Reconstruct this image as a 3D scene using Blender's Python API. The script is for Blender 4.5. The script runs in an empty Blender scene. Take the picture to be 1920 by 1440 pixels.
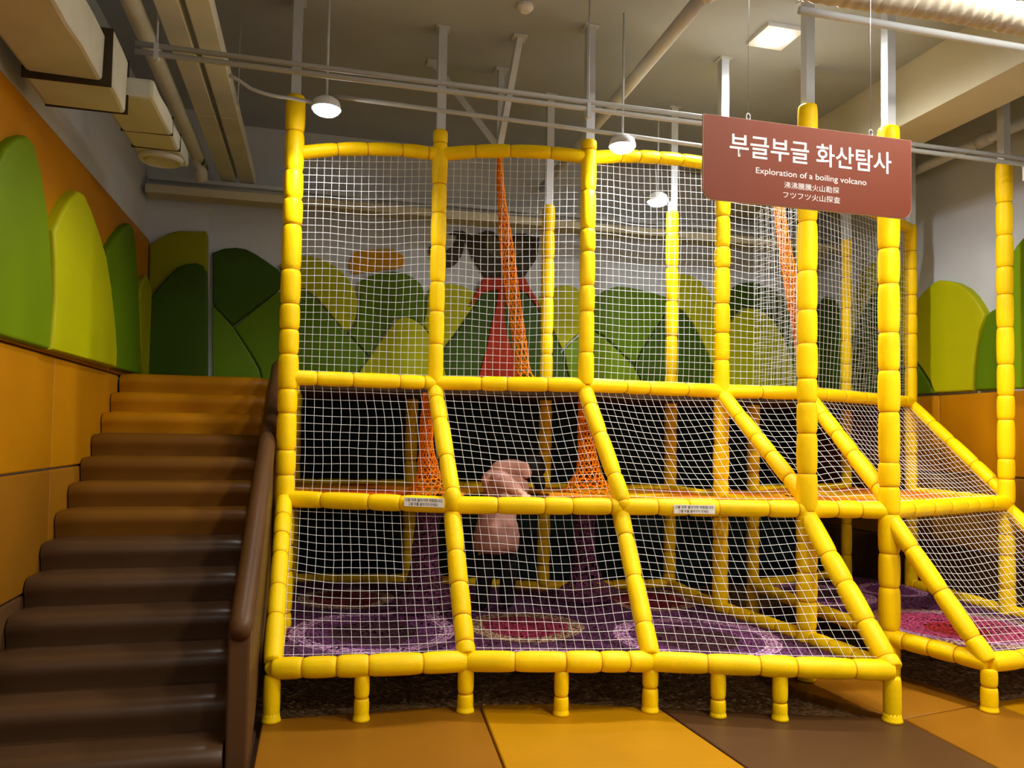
import bpy, bmesh, math, random
from mathutils import Vector, Matrix
random.seed(7)
SC = bpy.context.scene
COL = SC.collection
V = Vector

# ------------------------------------------------------------------ camera
F_PX, YAW, PITCH, ROLL, CY, EYE = 1447.67, 0.246965, 0.0391208, 0.0170995, 759.73, 1.5
cF = V((math.sin(YAW)*math.cos(PITCH), math.cos(YAW)*math.cos(PITCH), math.sin(PITCH)))
cR0 = V((math.cos(YAW), -math.sin(YAW), 0)); cU0 = cR0.cross(cF)
cR = cR0*math.cos(ROLL) + cU0*math.sin(ROLL); cU = -cR0*math.sin(ROLL) + cU0*math.cos(ROLL)
cam = bpy.data.cameras.new('camera'); camo = bpy.data.objects.new('camera', cam); COL.objects.link(camo)
cam.sensor_width = 36; cam.lens = F_PX/1920*36; cam.shift_y = (CY-720)/1920; cam.clip_start = .05
camo.matrix_world = Matrix(((cR.x, cU.x, -cF.x, 0), (cR.y, cU.y, -cF.y, 0), (cR.z, cU.z, -cF.z, EYE), (0, 0, 0, 1)))
SC.camera = camo
SC.view_settings.view_transform = 'Standard'; SC.view_settings.look = 'None'
SC.view_settings.gamma = 1; SC.view_settings.use_curve_mapping = False
SC.view_settings.exposure = 0.22

def ray(x, y): return cF + cR*((x-960)/F_PX) - cU*((y-CY)/F_PX)
def onY(x, y, Y): d = ray(x, y); return V((0, 0, EYE)) + d*(Y/d.y)
def onX(x, y, X): d = ray(x, y); return V((0, 0, EYE)) + d*(X/d.x)
def onZ(x, y, Z): d = ray(x, y); return V((0, 0, EYE)) + d*((Z-EYE)/d.z)

# ------------------------------------------------------------------ world and added hall lights
w = bpy.data.worlds.new('hall'); SC.world = w; w.use_nodes = True
w.node_tree.nodes['Background'].inputs[0].default_value = (1.0, .86, .66, 1)
w.node_tree.nodes['Background'].inputs[1].default_value = .06

def light(kind, loc, energy, color, size, rot=None, spot=None, blend=.6):
    l = bpy.data.lights.new('lamp_light', kind); o = bpy.data.objects.new('lamp_light', l); COL.objects.link(o)
    o.location = loc; l.energy = energy; l.color = color
    if kind == 'SPOT':
        l.spot_size = math.radians(spot or 150); l.spot_blend = blend; l.shadow_soft_size = size
    else:
        l.shadow_soft_size = size
    if rot: o.rotation_euler = rot
    return o
WARM = (1.0, .96, .86)
COOL = (.97, .98, 1.0)
# unseen hall downlights, added in the near ceiling to light the climbing frame
ADDED_LAMPS = [(2.3, 1.9, 265), (3.8, 2.3, 430), (3.0, -1.0, 260), (-.3, -1.0, 55)]
for x, y, e in ADDED_LAMPS:
    light('SPOT', (x, y, 4.27), e, WARM, .24, spot=165, blend=.5)

# ------------------------------------------------------------------ materials
def lin(c):
    r = []
    for v in c:
        v = v/255.0
        r.append(v/12.92 if v <= .04045 else ((v+.055)/1.055)**2.4)
    return (*r, 1)
class NT:
    def __init__(s, name):
        s.m = bpy.data.materials.new(name); s.m.use_nodes = True; s.t = s.m.node_tree
        s.b = s.t.nodes['Principled BSDF']; s.o = s.t.nodes['Material Output']
    def n(s, typ, **k):
        nd = s.t.nodes.new(typ)
        for a, v in k.items(): setattr(nd, a, v)
        return nd
    def l(s, a, b): s.t.links.new(a, b)
def mat(name, c, rough=.5, var=.06, scale=6, bump=.0, bscale=60, c2=None, spec=.18, metal=0, sheen=0):
    t = NT(name); t.b.inputs['Roughness'].default_value = rough; t.b.inputs['Metallic'].default_value = metal
    t.b.inputs['Specular IOR Level'].default_value = spec
    if sheen: t.b.inputs['Sheen Weight'].default_value = sheen
    tc = t.n('ShaderNodeTexCoord'); nz = t.n('ShaderNodeTexNoise'); nz.inputs['Scale'].default_value = scale; nz.inputs['Detail'].default_value = 5
    t.l(tc.outputs['Object'], nz.inputs['Vector'])
    mx = t.n('ShaderNodeMix', data_type='RGBA'); a = lin(c)
    if c2: b = lin(c2)
    else: b = tuple(min(1, v*(1-2.2*var)) for v in a[:3])+(1,)
    mx.inputs[6].default_value = a; mx.inputs[7].default_value = b
    mr = t.n('ShaderNodeMapRange'); mr.inputs[1].default_value = .35; mr.inputs[2].default_value = .68
    t.l(nz.outputs[0], mr.inputs[0]); t.l(mr.outputs[0], mx.inputs[0]); t.l(mx.outputs[2], t.b.inputs['Base Color'])
    if bump:
        n2 = t.n('ShaderNodeTexNoise'); n2.inputs['Scale'].default_value = bscale; n2.inputs['Detail'].default_value = 3
        t.l(tc.outputs['Object'], n2.inputs['Vector'])
        bp = t.n('ShaderNodeBump'); bp.inputs['Strength'].default_value = bump; bp.inputs['Distance'].default_value = .01
        t.l(n2.outputs[0], bp.inputs['Height']); t.l(bp.outputs[0], t.b.inputs['Normal'])
    return t.m
def emit(name, c, s):
    t = NT(name); t.b.inputs['Emission Color'].default_value = lin(c); t.b.inputs['Emission Strength'].default_value = s
    t.b.inputs['Base Color'].default_value = lin(c); return t.m
M = {}
M['yellow'] = mat('yellow_foam', (252, 208, 0), .45, .06, 5, .12, 120)
M['seam'] = mat('amber_seam', (206, 140, 0), .7)
M['net'] = mat('white_cord', (250, 248, 244), .75, .02)
M['orange_pad'] = mat('orange_vinyl', (178, 116, 0), .5, .05, 2, .05, 8)
M['tan_pad'] = mat('tan_vinyl', (138, 88, 10), .5, .05, 2, .05, 8)
M['brown_pad'] = mat('brown_vinyl', (84, 56, 30), .45, .05, 2, .06, 8)
M['step_mustard_dimmed'] = mat('mustard_vinyl_dimmed', (168, 108, 0), .48, .05, 2, .05, 8)  # step vinyls darkened to stand in for the dimmer light on the stairs
M['step_tan_dimmed'] = mat('tan_vinyl_dimmed', (108, 68, 14), .5, .05, 2, .05, 8)
M['step_brown_dimmed'] = mat('brown_vinyl_dimmed', (74, 50, 28), .4, .05, 2, .05, 8, spec=.4)
M['mustard_pad'] = mat('mustard_vinyl', (176, 122, 0), .48, .05, 2, .05, 8)
M['lime'] = mat('lime_vinyl', (176, 176, 0), .55, .05, 2, .04, 6)
M['olive'] = mat('olive_vinyl', (140, 140, 0), .55, .05, 2, .04, 6)
M['green'] = mat('green_vinyl', (88, 118, 0), .55, .05, 2, .04, 6)
M['dark_green'] = mat('dark_green_vinyl', (54, 80, 2), .55, .05, 2, .04, 6)
M['bright_green'] = mat('bright_green_vinyl', (108, 134, 0), .55, .05, 2, .04, 6)
M['red'] = mat('red_vinyl', (176, 46, 8), .55, .05, 2)
M['smoke'] = mat('smoke_grey_vinyl', (62, 54, 38), .6, .05, 2)
M['smoke_light'] = mat('smoke_pale_vinyl', (96, 88, 62), .6, .05, 2)
M['cloud'] = mat('cloud_orange_vinyl', (206, 148, 0), .55, .05, 2)
M['wall'] = mat('white_wall_paint', (200, 204, 210), .85, .04, 1.5, .05, 30)
M['ceiling'] = mat('ceiling_paint', (172, 180, 190), .9, .06, .8, .1, 12, c2=(158, 164, 172))
M['beam'] = mat('beam_paint', (200, 192, 164), .9, .05, 1.2, .1, 14)
M['duct'] = mat('duct_wrap', (208, 210, 196), .6, .06, 3, .35, 7)
M['steel'] = mat('white_steel', (200, 204, 208), .5, .05, 4)
M['conduit'] = mat('grey_conduit', (190, 190, 186), .5, .05, 4)
M['foil'] = mat('flexible_duct', (190, 180, 160), .5, .08, 6, .3, 14)
M['carpet'] = mat('brown_weave', (150, 114, 70), .95, .2, 40, .9, 130, c2=(84, 58, 34))
M['floor'] = mat('hall_floor', (90, 62, 34), .8)
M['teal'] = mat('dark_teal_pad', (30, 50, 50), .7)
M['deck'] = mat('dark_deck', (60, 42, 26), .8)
M['rope_orange'] = mat('orange_cord', (240, 142, 2), .85, .1, 10, c2=(228, 112, 2))
M['rope_floor'] = mat('yellow_cord', (236, 180, 14), .85, .1, 1.6, c2=(214, 84, 18))
M['sign'] = mat('terracotta_board', (104, 42, 17), .55, .03, 1)
M['sign_edge'] = mat('pale_edge', (222, 190, 170), .6)
M['letter'] = mat('white_lettering', (206, 198, 194), .6, .01)
M['paper'] = mat('white_label', (240, 238, 232), .5, .01)
M['ink'] = mat('black_ink', (36, 34, 34), .7, .01)
M['black'] = mat('black_cloth', (22, 22, 24), .85, .1, 30)
M['hair'] = mat('black_hair', (16, 14, 14), .55, .1, 60, .4, 200)
M['skin'] = mat('skin', (222, 176, 148), .5, .03)
M['pink'] = mat('pink_padded_cloth', (188, 140, 126), .8, .07, 10, .6, 26)
M['lamp_body'] = mat('white_lamp_body', (226, 226, 224), .5, .02)
M['lamp_on'] = emit('lamp_on', (255, 252, 246), 40)
M['plastic'] = mat('clear_wrap', (226, 226, 222), .15, .06, 20, .6, 22)
M['metal'] = mat('bare_metal', (170, 170, 170), .35, .05, 4, metal=.8)

def crochet(name, base, base2, circles):
    t = NT(name); t.b.inputs['Roughness'].default_value = .92
    tc = t.n('ShaderNodeTexCoord')
    nz = t.n('ShaderNodeTexNoise'); nz.inputs['Scale'].default_value = 45; nz.inputs['Detail'].default_value = 2
    t.l(tc.outputs['Object'], nz.inputs['Vector'])
    sc_ = t.n('ShaderNodeVectorMath', operation='SCALE'); sc_.inputs['Scale'].default_value = .035
    sb = t.n('ShaderNodeVectorMath', operation='SUBTRACT'); sb.inputs[1].default_value = (.5, .5, .5)
    t.l(nz.outputs['Color'], sb.inputs[0]); t.l(sb.outputs[0], sc_.inputs[0])
    ad = t.n('ShaderNodeVectorMath', operation='ADD'); t.l(tc.outputs['Object'], ad.inputs[0]); t.l(sc_.outputs[0], ad.inputs[1])
    n1 = t.n('ShaderNodeTexNoise'); n1.inputs['Scale'].default_value = 5; n1.inputs['Detail'].default_value = 6; n1.inputs['Roughness'].default_value = .8
    t.l(tc.outputs['Object'], n1.inputs['Vector'])
    mr = t.n('ShaderNodeMapRange'); mr.inputs[1].default_value = .35; mr.inputs[2].default_value = .65; t.l(n1.outputs[0], mr.inputs[0])
    mx = t.n('ShaderNodeMix', data_type='RGBA'); mx.inputs[6].default_value = lin(base); mx.inputs[7].default_value = lin(base2)
    t.l(mr.outputs[0], mx.inputs[0]); cur = mx.outputs[2]; hgt = None
    flat = t.n('ShaderNodeVectorMath', operation='MULTIPLY'); flat.inputs[1].default_value = (1, 1, 0); t.l(ad.outputs[0], flat.inputs[0])
    for cx, cy, rings in circles:
        d = t.n('ShaderNodeVectorMath', operation='DISTANCE'); d.inputs[1].default_value = (cx, cy, 0); t.l(flat.outputs[0], d.inputs[0])
        for r, c in rings:
            lt = t.n('ShaderNodeMath', operation='LESS_THAN'); lt.inputs[1].default_value = r; t.l(d.outputs['Value'], lt.inputs[0])
            m2 = t.n('ShaderNodeMix', data_type='RGBA'); m2.inputs[7].default_value = lin(c); t.l(cur, m2.inputs[6]); t.l(lt.outputs[0], m2.inputs[0]); cur = m2.outputs[2]
        mn = d.outputs['Value']
        if hgt is None: hgt = mn
        else:
            q = t.n('ShaderNodeMath', operation='MINIMUM'); t.l(hgt, q.inputs[0]); t.l(mn, q.inputs[1]); hgt = q.outputs[0]
    # stitches: rows around each circle and a knotty grain, dark gaps between the cords
    vo = t.n('ShaderNodeTexVoronoi'); vo.inputs['Scale'].default_value = 50; t.l(tc.outputs['Object'], vo.inputs['Vector'])
    if hgt is not None:
        ml = t.n('ShaderNodeMath', operation='MULTIPLY'); ml.inputs[1].default_value = 230; t.l(hgt, ml.inputs[0])
        sn = t.n('ShaderNodeMath', operation='SINE'); t.l(ml.outputs[0], sn.inputs[0])
        a2 = t.n('ShaderNodeMath', operation='MULTIPLY_ADD'); a2.inputs[1].default_value = .22; t.l(sn.outputs[0], a2.inputs[0]); t.l(vo.outputs['Distance'], a2.inputs[2]); hh = a2.outputs[0]
    else: hh = vo.outputs['Distance']
    mr2 = t.n('ShaderNodeMapRange'); mr2.inputs[1].default_value = .2; mr2.inputs[2].default_value = .75; mr2.inputs[3].default_value = 1.0; mr2.inputs[4].default_value = .3; t.l(hh, mr2.inputs[0])
    mu = t.n('ShaderNodeVectorMath', operation='SCALE'); t.l(cur, mu.inputs[0]); t.l(mr2.outputs[0], mu.inputs['Scale'])
    t.l(mu.outputs[0], t.b.inputs['Base Color'])
    v2 = t.n('ShaderNodeTexVoronoi'); v2.inputs['Scale'].default_value = 55; t.l(tc.outputs['Object'], v2.inputs['Vector'])
    op = t.n('ShaderNodeMath', operation='LESS_THAN'); op.inputs[1].default_value = .655; t.l(v2.outputs['Distance'], op.inputs[0]); t.l(op.outputs[0], t.b.inputs['Alpha'])
    bp = t.n('ShaderNodeBump'); bp.inputs['Strength'].default_value = .9; bp.inputs['Distance'].default_value = .012; bp.invert = True
    t.l(hh, bp.inputs['Height']); t.l(bp.outputs[0], t.b.inputs['Normal'])
    return t.m
PUR, PUR2 = (130, 58, 124), (86, 30, 68)
LIL, CRIM, CREAM, PLUM, ROSE, RED = (226, 164, 214), (188, 36, 84), (214, 168, 134), (82, 24, 52), (214, 70, 122), (190, 16, 24)
M['crochet'] = crochet('purple_crochet', PUR, PUR2, [
    (.38, 5.0, [(.52, LIL), (.42, PUR), (.28, PLUM)]),
    (1.37, 4.97, [(.39, CREAM), (.28, CRIM)]),
    (2.36, 4.50, [(.52, LIL), (.42, PUR), (.27, PLUM)]),
    (1.28, 4.05, [(.36, LIL), (.25, PUR)]),
    (.25, 6.03, [(.36, CREAM), (.27, (140, 26, 40))]),
    (2.5, 5.6, [(.40, CREAM), (.31, (170, 24, 50))])])
M['crochet_red'] = crochet('rose_crochet', PUR, PUR2, [
    (4.28, 4.42, [(.56, CREAM), (.49, LIL), (.43, ROSE), (.20, RED)]),
    (4.0, 5.55, [(.44, LIL), (.33, PUR), (.2, PLUM)]),
    (4.75, 5.6, [(.28, LIL), (.2, PUR)])])
M['crochet_trunk'] = crochet('plum_crochet', (112, 48, 96), (92, 30, 52), [])

# ------------------------------------------------------------------ mesh helpers
def mesh_obj(name, verts, faces, mats, parent=None, smooth=False, fm=None):
    me = bpy.data.meshes.new(name); me.from_pydata([tuple(v) for v in verts], [], faces)
    for m in (mats if isinstance(mats, (list, tuple)) else [mats]): me.materials.append(m)
    if smooth: me.polygons.foreach_set('use_smooth', [True]*len(me.polygons))
    if fm: me.polygons.foreach_set('material_index', fm)
    me.update()
    o = bpy.data.objects.new(name, me); COL.objects.link(o)
    if parent: o.parent = parent; o.matrix_parent_inverse = Matrix.Translation(-parent.location) if parent.type == 'EMPTY' else Matrix()
    return o
def bm_obj(name, bm, mats, parent=None, smooth=False):
    me = bpy.data.meshes.new(name); bm.to_mesh(me); bm.free()
    for m in (mats if isinstance(mats, (list, tuple)) else [mats]): me.materials.append(m)
    if smooth: me.polygons.foreach_set('use_smooth', [True]*len(me.polygons))
    o = bpy.data.objects.new(name, me); COL.objects.link(o)
    if parent: o.parent = parent; o.matrix_parent_inverse = Matrix.Translation(-parent.location) if parent.type == 'EMPTY' else Matrix()
    return o
def tag(o, label, cat, group=None, kind=None):
    o['label'] = label; o['category'] = cat
    if group: o['group'] = group
    o['kind'] = kind or 'thing'
    return o
def struct(o): o['kind'] = 'structure'; return o
def thing(name, label, cat, loc=(0, 0, 0), group=None):
    e = bpy.data.objects.new(name, None); COL.objects.link(e); e.location = loc; e.empty_display_size = .1
    return tag(e, label, cat, group)
def bevel(bm, w, seg=2):
    bmesh.ops.bevel(bm, geom=bm.edges[:], offset=w, segments=seg, affect='EDGES', profile=.5, clamp_overlap=True)
def box_bm(a, b, bv=0, seg=2, bm=None):
    bm = bm or bmesh.new(); a, b = V(a), V(b)
    lo = V([min(p, q) for p, q in zip(a, b)]); hi = V([max(p, q) for p, q in zip(a, b)])
    t = bmesh.new(); bmesh.ops.create_cube(t, size=1)
    for v in t.verts: v.co = V([l+(h-l)*(c+.5) for l, h, c in zip(lo, hi, v.co)])
    if bv: bevel(t, bv, seg)
    me = bpy.data.meshes.new('tmp'); t.to_mesh(me); t.free(); bm.from_mesh(me); bpy.data.meshes.remove(me)
    return bm
def box(name, a, b, m, parent=None, bv=0, seg=2, smooth=False):
    return bm_obj(name, box_bm(a, b, bv, seg), m, parent, smooth)
def frames(pts):
    n = len(pts); T = []
    for i in range(n):
        d = pts[min(i+1, n-1)]-pts[max(i-1, 0)]; T.append(d.normalized())
    a = V((0, 0, 1)) if abs(T[0].z) < .9 else V((1, 0, 0))
    N = [(a-T[0]*a.dot(T[0])).normalized()]
    for i in range(1, n):
        v = N[-1]-T[i]*N[-1].dot(T[i]); N.append(v.normalized())
    return T, N
def tube_data(pts, radii, k=12, caps=True, off=0, square=False):
    T, N = frames(pts); vs = []; fs = []
    for p, t, n, r in zip(pts, T, N, radii):
        b = t.cross(n)
        for j in range(k):
            a = 2*math.pi*j/k+(math.pi/4 if square else 0); vs.append(p+n*(r*math.cos(a))+b*(r*math.sin(a)))
    for i in range(len(pts)-1):
        for j in range(k):
            q = off+i*k; fs.append((q+j, q+(j+1) % k, q+k+(j+1) % k, q+k+j))
    if caps:
        fs.append(tuple(off+j for j in range(k-1, -1, -1))); q = off+(len(pts)-1)*k; fs.append(tuple(q+j for j in range(k)))
    return vs, fs
def tube(name, pts, r, m, parent=None, k=12, smooth=True, square=False):
    pts = [V(p) for p in pts]
    vs, fs = tube_data(pts, [r]*len(pts) if not isinstance(r, (list, tuple)) else r, k, True, 0, square)
    return mesh_obj(name, vs, fs, m, parent, smooth and not square)
def spline(pts, step=.03):
    """rounded path through the points"""
    pts = [V(p) for p in pts]
    if len(pts) == 2:
        n = max(2, int((pts[1]-pts[0]).length/step)); return [pts[0].lerp(pts[1], i/n) for i in range(n+1)]
    P = [pts[0]*2-pts[1]]+pts+[pts[-1]*2-pts[-2]]; out = []
    for i in range(1, len(P)-2):
        a, b, c, d = P[i-1:i+3]; n = max(2, int((c-b).length/step))
        for j in range(n):
            t = j/n; out.append(.5*((2*b)+(c-a)*t+(2*a-5*b+4*c-d)*t*t+(3*b-a-3*c+d)*t**3))
    out.append(pts[-1]); return out
def foam(name, pts, r, parent, seg=.25, k=14, cap_round=False):
    """foam-sleeved pole: short sleeves that bulge a little, with a seam between them"""
    path = spline(pts, .02); L = [0]
    for a, b in zip(path, path[1:]): L.append(L[-1]+(b-a).length)
    tot = L[-1]
    def at(s):
        s = max(0, min(tot, s)); i = 1
        while i < len(L)-1 and L[i] < s: i += 1
        u = (s-L[i-1])/max(1e-6, L[i]-L[i-1]); return path[i-1].lerp(path[i], u)
    s = 0; P = []; R = []; ms = []
    segs = []
    while s < tot-1e-4:
        l = seg*random.uniform(.6, 1.3)
        if tot-s-l < .06: l = tot-s
        segs.append((s, min(l, tot-s))); s += l
    for i, (s0, l) in enumerate(segs):
        rr = r*random.uniform(.97, 1.035); g = .004
        us = [0, .035, .10, .25, .5, .75, .90, .965, 1]; rs = [.885, .945, .99, 1.02, 1.03, 1.02, .99, .945, .885]
        for u, q in zip(us, rs):
            P.append(at(s0+g+(l-2*g)*u)); R.append(rr*q); ms.append(0)
        if i < len(segs)-1:
            P.append(at(s0+l)); R.append(r*.865); ms[-1] = 1; ms.append(1)
    Q = [P[0]]; RR = [R[0]]; MM = [ms[0]]
    for p_, r_, m_ in zip(P[1:], R[1:], ms[1:]):
        if (p_-Q[-1]).length > 4e-4: Q.append(p_); RR.append(r_); MM.append(m_)
    vs, fs = tube_data(Q, RR, k); fm = []
    for i in range(len(Q)-1): fm += [MM[i]]*k
    fm += [0, 0]
    return mesh_obj(name, vs, fs, [M['yellow'], M['seam']], parent, True, fm)

def cords(name, strings, r, m, parent=None, k=3):
    vs = []; fs = []
    for s in strings:
        if len(s) < 2: continue
        a, b = tube_data(s, [r]*len(s), k, False, len(vs)); vs += a; fs += b
    return mesh_obj(name, vs, fs, m, parent, True)
def sway(u, v, seed):
    return (math.sin(3.1*u*2+seed)+math.sin(5.3*v*1.7+seed*1.7+u*3)+.6*math.sin(9*u+7*v+seed*2.3))*.4
def net_quad(name, fr, c00, c10, c11, c01, label, sag=.02, cell=.047, r=.00125, seed=0, group=None, m=None, cat='safety net', slack=.010):
    c00, c10, c11, c01 = map(V, (c00, c10, c11, c01))
    nu = max(3, round(((c10-c00).length+(c11-c01).length)/2/cell)); nv = max(3, round(((c01-c00).length+(c11-c10).length)/2/cell))
    nrm = (c10-c00).cross(c01-c00).normalized()
    def pt(i, j):
        u = i/nu; v = j/nv; ed = 4*u*(1-u); ev = 4*v*(1-v); e = min(1, 3*min(u, 1-u)+.12)*min(1, 3*min(v, 1-v)+.12)
        uu = u+sway(v*1.3, u*.9, seed+3)*slack*.55*e; vv = v+sway(u*1.2, v, seed+5)*slack*.7*e - .012*ed*(.3+v)*e
        uu = min(1, max(0, uu)); vv = min(1, max(0, vv))
        p = (c00*(1-uu)+c10*uu)*(1-vv)+(c01*(1-uu)+c11*uu)*vv
        return p+nrm*(sag*ed*ev+slack*1.4*sway(u, v, seed)*e)+V((random.uniform(-1, 1), random.uniform(-1, 1), random.uniform(-1, 1)))*.0012*e
    g = [[pt(i, j) for j in range(nv+1)] for i in range(nu+1)]
    st = [[g[i][j] for j in range(nv+1)] for i in range(nu+1)]+[[g[i][j] for i in range(nu+1)] for j in range(nv+1)]
    return cords(name, st, r, m or M['net'], fr)
def inside(p, poly):
    x, y = p; c = False; n = len(poly)
    for i in range(n):
        x1, y1 = poly[i]; x2, y2 = poly[i-1]
        if (y1 > y) != (y2 > y) and x < (x2-x1)*(y-y1)/(y2-y1)+x1: c = not c
    return c
def net_poly(name, poly, origin, ua, va, label, cell=.047, r=.0014, m=None, seed=0, holes=(), group=None, cat='safety net', sag=0, wob=.006, k=3, parent=None):
    origin, ua, va = V(origin), V(ua), V(va); n = ua.cross(va).normalized()
    x0 = min(p[0] for p in poly); x1 = max(p[0] for p in poly); y0 = min(p[1] for p in poly); y1 = max(p[1] for p in poly)
    def pt(x, y):
        return origin+ua*(x+sway(y*1.2, x, seed)*wob)+va*(y+sway(x*1.4, y*1.1, seed+4)*wob)+n*(sway(x, y, seed+8)*wob*1.5-sag*4*((x-x0)/(x1-x0))*(1-(x-x0)/(x1-x0)))
    def ok(x, y):
        if not inside((x, y), poly): return False
        for hx, hy, hr in holes:
            if (x-hx)**2+(y-hy)**2 < hr*hr: return False
        return True
    st = []; h = cell/2
    for ax in (0, 1):
        a0, a1, b0, b1 = (x0, x1, y0, y1) if ax == 0 else (y0, y1, x0, x1)
        a = a0+cell*.5
        while a < a1:
            cur = []; b = b0
            while b <= b1+1e-6:
                x, y = (a, b) if ax == 0 else (b, a)
                if ok(x, y): cur.append(pt(x, y))
                else:
                    if len(cur) > 1: st.append(cur)
                    cur = []
                b += h
            if len(cur) > 1: st.append(cur)
            a += cell
    o = cords(name, st, r, m or M['net'], parent, k)
    return tag(o, label, cat, group) if label else o

def extrude_poly(name, pts, nrm, depth, m, parent=None, bv=.02, dome=0, smooth=True):
    """padded panel: an outline with real thickness and a rounded front edge"""
    nrm = V(nrm).normalized(); pts = [V(p)+nrm*.002 for p in pts]
    if name in ('hill_pad', 'volcano_slope'):
        ce = sum(pts, V())/len(pts); pts = [ce+(p-ce)*(1-.0012/max(.05, (p-ce).length)) for p in pts]
    bm = bmesh.new(); vs = [bm.verts.new(p) for p in pts]; f = bm.faces.new(vs); f.normal_update()
    if f.normal.dot(nrm) < 0: f.normal_flip()
    r = bmesh.ops.extrude_face_region(bm, geom=[f]); nv = [g for g in r['geom'] if isinstance(g, bmesh.types.BMVert)]
    for v in nv: v.co += nrm*depth
    nf = [g for g in r['geom'] if isinstance(g, bmesh.types.BMFace)]
    if f.is_valid: f.normal_flip()
    ed = [e for e in nf[0].edges]
    if bv: bmesh.ops.bevel(bm, geom=ed, offset=bv, segments=3, affect='EDGES', profile=.6, clamp_overlap=True)
    bmesh.ops.recalc_face_normals(bm, faces=bm.faces[:])
    o = bm_obj(name, bm, m, parent)
    if smooth:
        for p in o.data.polygons: p.use_smooth = True
        try: o.data.set_sharp_from_angle(angle=math.radians(50))
        except Exception: pass
    return o
def smooth_outline(pts, closed=True, sub=4):
    n = len(pts); out = []
    for i in range(n):
        a, b, c, d = [V(pts[(i+k) % n]) for k in (-1, 0, 1, 2)]
        for j in range(sub):
            t = j/sub; out.append(.5*((2*b)+(c-a)*t+(2*a-5*b+4*c-d)*t*t+(3*b-a-3*c+d)*t**3))
    return out
def text_mesh(name, body, m, parent, left, right, zmid, Y, hscale=1.0, bold=0.0, depth=.002, height=None):
    cu = bpy.data.curves.new(name, 'FONT'); cu.body = body; cu.extrude = 0.0; cu.offset = bold
    tmp = bpy.data.objects.new(name, cu); COL.objects.link(tmp)
    dg = bpy.context.evaluated_depsgraph_get(); me = bpy.data.meshes.new_from_object(tmp.evaluated_get(dg))
    bpy.data.objects.remove(tmp); bpy.data.curves.remove(cu)
    xs = [v.co.x for v in me.vertices]; ys = [v.co.y for v in me.vertices]
    s = (right-left)/(max(xs)-min(xs)); sy = s*hscale if height is None else height/(max(ys)-min(ys)); ym = (max(ys)+min(ys))/2; x0 = min(xs)
    for v in me.vertices:
        x, y = v.co.x, v.co.y; v.co = (left+(x-x0)*s, Y, zmid+(y-ym)*sy)
    me.materials.clear(); me.materials.append(m); me.name = name
    o = bpy.data.objects.new(name, me); COL.objects.link(o); o.parent = parent
    if parent.type == 'EMPTY': o.matrix_parent_inverse = Matrix.Translation(-parent.location)
    return o

# ------------------------------------------------------------------ the room
XL, XR, YB, ZC = -1.50, 5.40, 7.52, 4.35
struct(box('floor', (-1.7, -4, -.25), (7, 8, -.05), M['floor']))
struct(box('ceiling', (-1.9, -4, ZC), (7, 8, ZC+.2), M['ceiling']))
struct(box('wall_left', (XL-.25, -4, -.05), (XL, 8, ZC), M['wall']))
struct(box('wall_back', (XL, YB, -.05), (7, YB+.25, ZC), M['wall']))
struct(box('wall_right', (XR, -4, -.05), (XR+.25, YB, ZC), M['wall']))
struct(box('wall_front', (-1.7, -4.25, -.05), (7, -4, ZC), M['wall']))
struct(box('column', (XL, 7.27, -.05), (-.99, YB, ZC), M['wall']))
struct(box('pillar', (5.24, 4.1, -.05), (XR, 4.68, ZC), M['wall']))
struct(box('beam', (4.24, 1.0, 3.9), (4.66, YB, ZC), M['beam']))

# ------------------------------------------------------------------ floor mats
CAR = -.045
cp = mesh_obj('woven_carpet', [(-.24, 3.6, CAR), (5.4, 3.5, CAR), (5.4, 7.5, CAR), (-.24, 7.5, CAR)], [(0, 1, 2, 3)], M['carpet'])
tag(cp, 'dark brown woven carpet on the floor under the climbing frame', 'carpet')
def mat_poly(pts, m, label):
    o = extrude_poly('floor_mat', [(x, y, -.049) for x, y in pts], (0, 0, 1), .0465, m, None, .012)
    return tag(o, label, 'floor mat', 'padded floor mats')
GAPM = .006
mat_poly([(-.235, 1.2), (.70, 1.2), (.914, 4.262), (.45, 4.285), (-.235, 4.262)], M['tan_pad'], 'tan brown floor mat at the foot of the stair rail, left of the mustard mat')
mat_poly([(.71, 1.2), (2.09, 1.2), (1.885, 4.03), (1.4, 4.19), (.924, 4.262)], M['mustard_pad'], 'bright mustard yellow floor mat in front of the middle of the frame')
mat_poly([(2.10, 1.2), (3.02, 1.2), (3.125, 3.60), (2.5, 3.80), (1.895, 4.03)], M['brown_pad'], 'dark brown floor mat in front of the frame, right of the mustard mat')
mat_poly([(3.03, 1.2), (3.95, 1.2), (3.83, 3.71), (3.135, 3.595)], M['tan_pad'], 'tan floor mat between the dark brown mat and the right edge of the photo')
mat_poly([(3.96, 1.2), (5.38, 1.2), (5.38, 3.9), (3.84, 3.72)], M['mustard_pad'], 'mustard floor mat at the far right under the front rail of the right bay')
mat_poly([(3.13, 3.605), (3.79, 3.72), (3.62, 4.6), (3.5, 5.6), (2.9, 5.6), (2.84, 4.12)], M['tan_pad'], 'tan floor mat in the passage between the two halves of the frame')
mat_poly([(-1.49, 1.2), (-.245, 1.2), (-.245, 3.61), (-1.49, 3.61)], M['brown_pad'], 'dark brown floor mat at the bottom of the stairs')

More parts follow.
